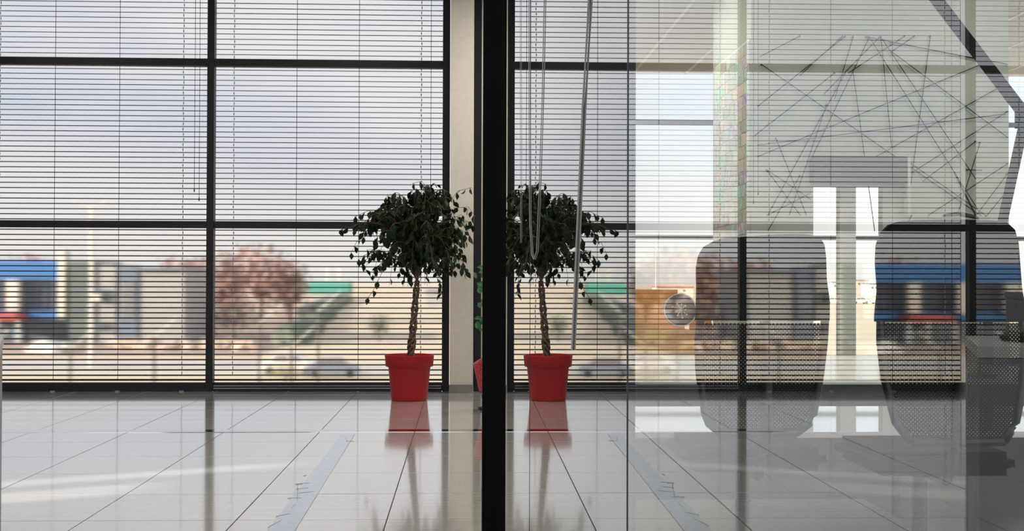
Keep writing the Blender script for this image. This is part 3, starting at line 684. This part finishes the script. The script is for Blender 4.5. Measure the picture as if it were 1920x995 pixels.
for i, (px, top_) in enumerate(((133, 655), (290, 632), (487, 606), (547, 650), (597, 583), (-25, 655), (-180, 655))):
    y = gy(728); p = OP(px, 728, y); h = OP(px, top_, y).z-GZ
    o = empty('fence_post', (p.x, y, GZ)); tag(o, ['dark fence post with slanting arm in front of the street lamp', 'dark fence post with slanting arm below the grey hall', 'fence post just left of the parked white car', 'fence post in front of the white car', 'tallest fence post, right of the white car', 'fence post beyond the left edge of view, nearer', 'fence post beyond the left edge of view, farther'][i], 'post', 'security fence posts')
    link('upright', tube(bmesh.new(), [(0, 0, 0), (0, 0, h)], .11, 8), M_fp, o)
    link('arm', tube(bmesh.new(), [(0, 0, h), (1.65, 0, h+1.45)], .06, 6), M_galv, o)
# heaps of rubble
M_rub = mat('pale_rubble', (.72, .56, .44), .95, noise=.3, scale=.8); M_rubw = mat('white_rubble', (.85, .80, .74), .9)
def heap(x0, x1, py, n, s, m, label):
    bm = bmesh.new()
    for i in range(n):
        p = go(random.uniform(x0, x1), py+random.uniform(-4, 4)); blob(bm, (p.x, p.y, GZ+random.uniform(0, s*.6)), s*random.uniform(.4, 1), 1, .25, (1.3, 1, .7))
    tag(link('rubble_heap', bm, m), label, 'rubble', kind='stuff')
heap(215, 480, 652, 120, 1.0, M_rub, 'long low heap of peach coloured rubble before the grey hall'); heap(62, 125, 660, 22, 1.0, M_rubw, 'white rubble heap beside the street lamp')
# trees
M_rust = mat('rusty_foliage', (.60, .38, .33), .95, noise=.35, scale=1.5); M_olive = mat('olive_foliage', (.27, .30, .23), .95, noise=.35, scale=1.5); M_twig = mat('pale_twigs', (.62, .48, .42), .95, noise=.3, scale=2)
def far_tree(px, base, top_, wpx, m, label, dens=900, name='tree'):
    y = gy(base); s = F/y; p = OP(px, base, y); r_ = empty(name, (p.x, y, GZ)); tag(r_, label, 'tree' if name == 'tree' else 'bush', 'trees beyond the windows')
    H = (base-top_)/s; Wd = wpx/s/2
    tr = bmesh.new(); tube(tr, [(0, 0, 0), (0, 0, H*.5)], [H*.03, H*.015], 6)
    for k in range(6):
        a_ = k*1.05; tube(tr, [(0, 0, H*.3), (Wd*.5*math.cos(a_), Wd*.5*math.sin(a_), H*.75)], [H*.012, H*.004], 5)
    link('trunk', tr, M_bark, r_)
    bm = bmesh.new()
    for i in range(dens):
        u = random.gauss(0, .42); v = random.gauss(0, .42); zz = random.gauss(.58, .19)
        if abs(u) > 1 or zz > 1.02 or zz < .05: continue
        c = Vector((u*Wd, v*Wd, zz*H)); k = s and random.uniform(.5, 1.3)*H*.045
        n = Vector((random.gauss(0, 1), random.gauss(0, 1), random.gauss(0, 1))).normalized(); a_ = n.orthogonal().normalized(); b_ = n.cross(a_)
        bm.faces.new([bm.verts.new(c+a_*k), bm.verts.new(c+b_*k*.6), bm.verts.new(c-a_*k), bm.verts.new(c-b_*k*.6)])
    o = link('crown', bm, m, r_); o['kind'] = 'stuff'
far_tree(490, 606, 462, 150, M_rust, 'large rust-brown tree right of the black mullion'); far_tree(425, 612, 480, 90, M_rust, 'rust-brown tree seen across the black mullion'); far_tree(545, 604, 492, 80, M_twig, 'pale brown tree left of the green hall')
far_tree(365, 612, 488, 60, M_rust, 'rust-brown tree at the right corner of the grey hall'); far_tree(325, 598, 484, 70, M_rust, 'rust-brown tree rising behind the grey hall roof'); far_tree(60, 600, 480, 70, M_rust, 'rust-brown tree rising behind the blue fascia')
far_tree(440, 634, 560, 110, M_twig, 'pale scrubby thicket below the rust-brown trees', 700); far_tree(385, 628, 570, 90, M_twig, 'pale scrubby thicket beside the rubble', 600)
far_tree(712, 640, 586, 56, M_olive, 'round olive bush alone in the field', 500, 'bush'); far_tree(536, 722, 676, 92, mat('yellow_shrub', (.52, .48, .24), .95, noise=.3, scale=2), 'yellowish shrub in front of the white car', 700, 'bush')
bm = bmesh.new()
for i in range(150):
    t = i/150; a_ = 648+(548-648)*t+random.uniform(-8, 8)*(1+t); b_ = 566+(648-566)*t**1.25; p = go(a_, b_); k = 1.2+random.random()
    blob(bm, (p.x, p.y, GZ+.6), k, 1, .3, (1, 1.6, .8))
tag(link('hedge', bm, M_olive), 'long olive hedge receding beside the pale wall towards the green hall', 'hedge', kind='stuff')
bm = bmesh.new(); P = [(560, 604), (600, 580), (655, 560)]
for (a_, b_), (c_, d_) in zip(P[:-1], P[1:]):
    p, q = go(a_, b_), go(c_, d_); prism(bm, [p, q, q+Vector((0, 0, 2.8)), p+Vector((0, 0, 2.8))], (-.5, .3, 0))
tag(link('garden_wall', bm, M_grayb), 'pale boundary wall running beside the hedge', 'wall')
# cars
M_carw = mat('white_car_paint', (.80, .80, .80), .25); M_cwin = mat('car_window', (.25, .22, .22), .15); M_tyre = mat('tyre', (.03, .03, .03), .8)
def car(px, base, label, m, rz=0, sc_=1):
    y = gy(base); p = OP(px, base, y); r_ = empty('car', (p.x, y, GZ), rz); tag(r_, label, 'car'); r_.scale = (sc_,)*3
    pr = [(-2.2, .35), (-2.25, .75), (-2.0, 1.0), (-1.55, 1.1), (-1.0, 1.55), (.7, 1.58), (1.35, 1.1), (2.1, .95), (2.25, .6), (2.2, .35)]
    link('body', prism(bmesh.new(), [Vector((a_, -.85, b_)) for a_, b_ in pr], (0, 1.7, 0)), m, r_)
    link('side_window', prism(bmesh.new(), [Vector((a_, -.87, b_)) for a_, b_ in ((-1.35, 1.1), (-.92, 1.48), (-.1, 1.5), (-.1, 1.1))], (0, .03, 0)), M_cwin, r_)
    link('side_window', prism(bmesh.new(), [Vector((a_, -.87, b_)) for a_, b_ in ((0, 1.1), (0, 1.5), (.66, 1.5), (1.15, 1.1))], (0, .03, 0)), M_cwin, r_)
    for x in (-1.4, 1.4):
        for yy in (-.86, .66): link('wheel', tube(bmesh.new(), [(x, yy, .33), (x, yy+.2, .33)], .33, 16), M_tyre, r_)
car(545, 702, 'white car parked behind the yellowish shrub', M_carw, 0, 1.12); car(625, 706, 'dark grey-blue car parked right of the white car', mat('grey_blue_paint', (.25, .28, .34), .3), .1)
for i, px in enumerate((1563, 1612, 1650)): car(px, 568, f'small distant pale car seen through the divider openings, {["leftmost", "middle", "rightmost"][i]} of three', M_carw, .1*i, 1.5)
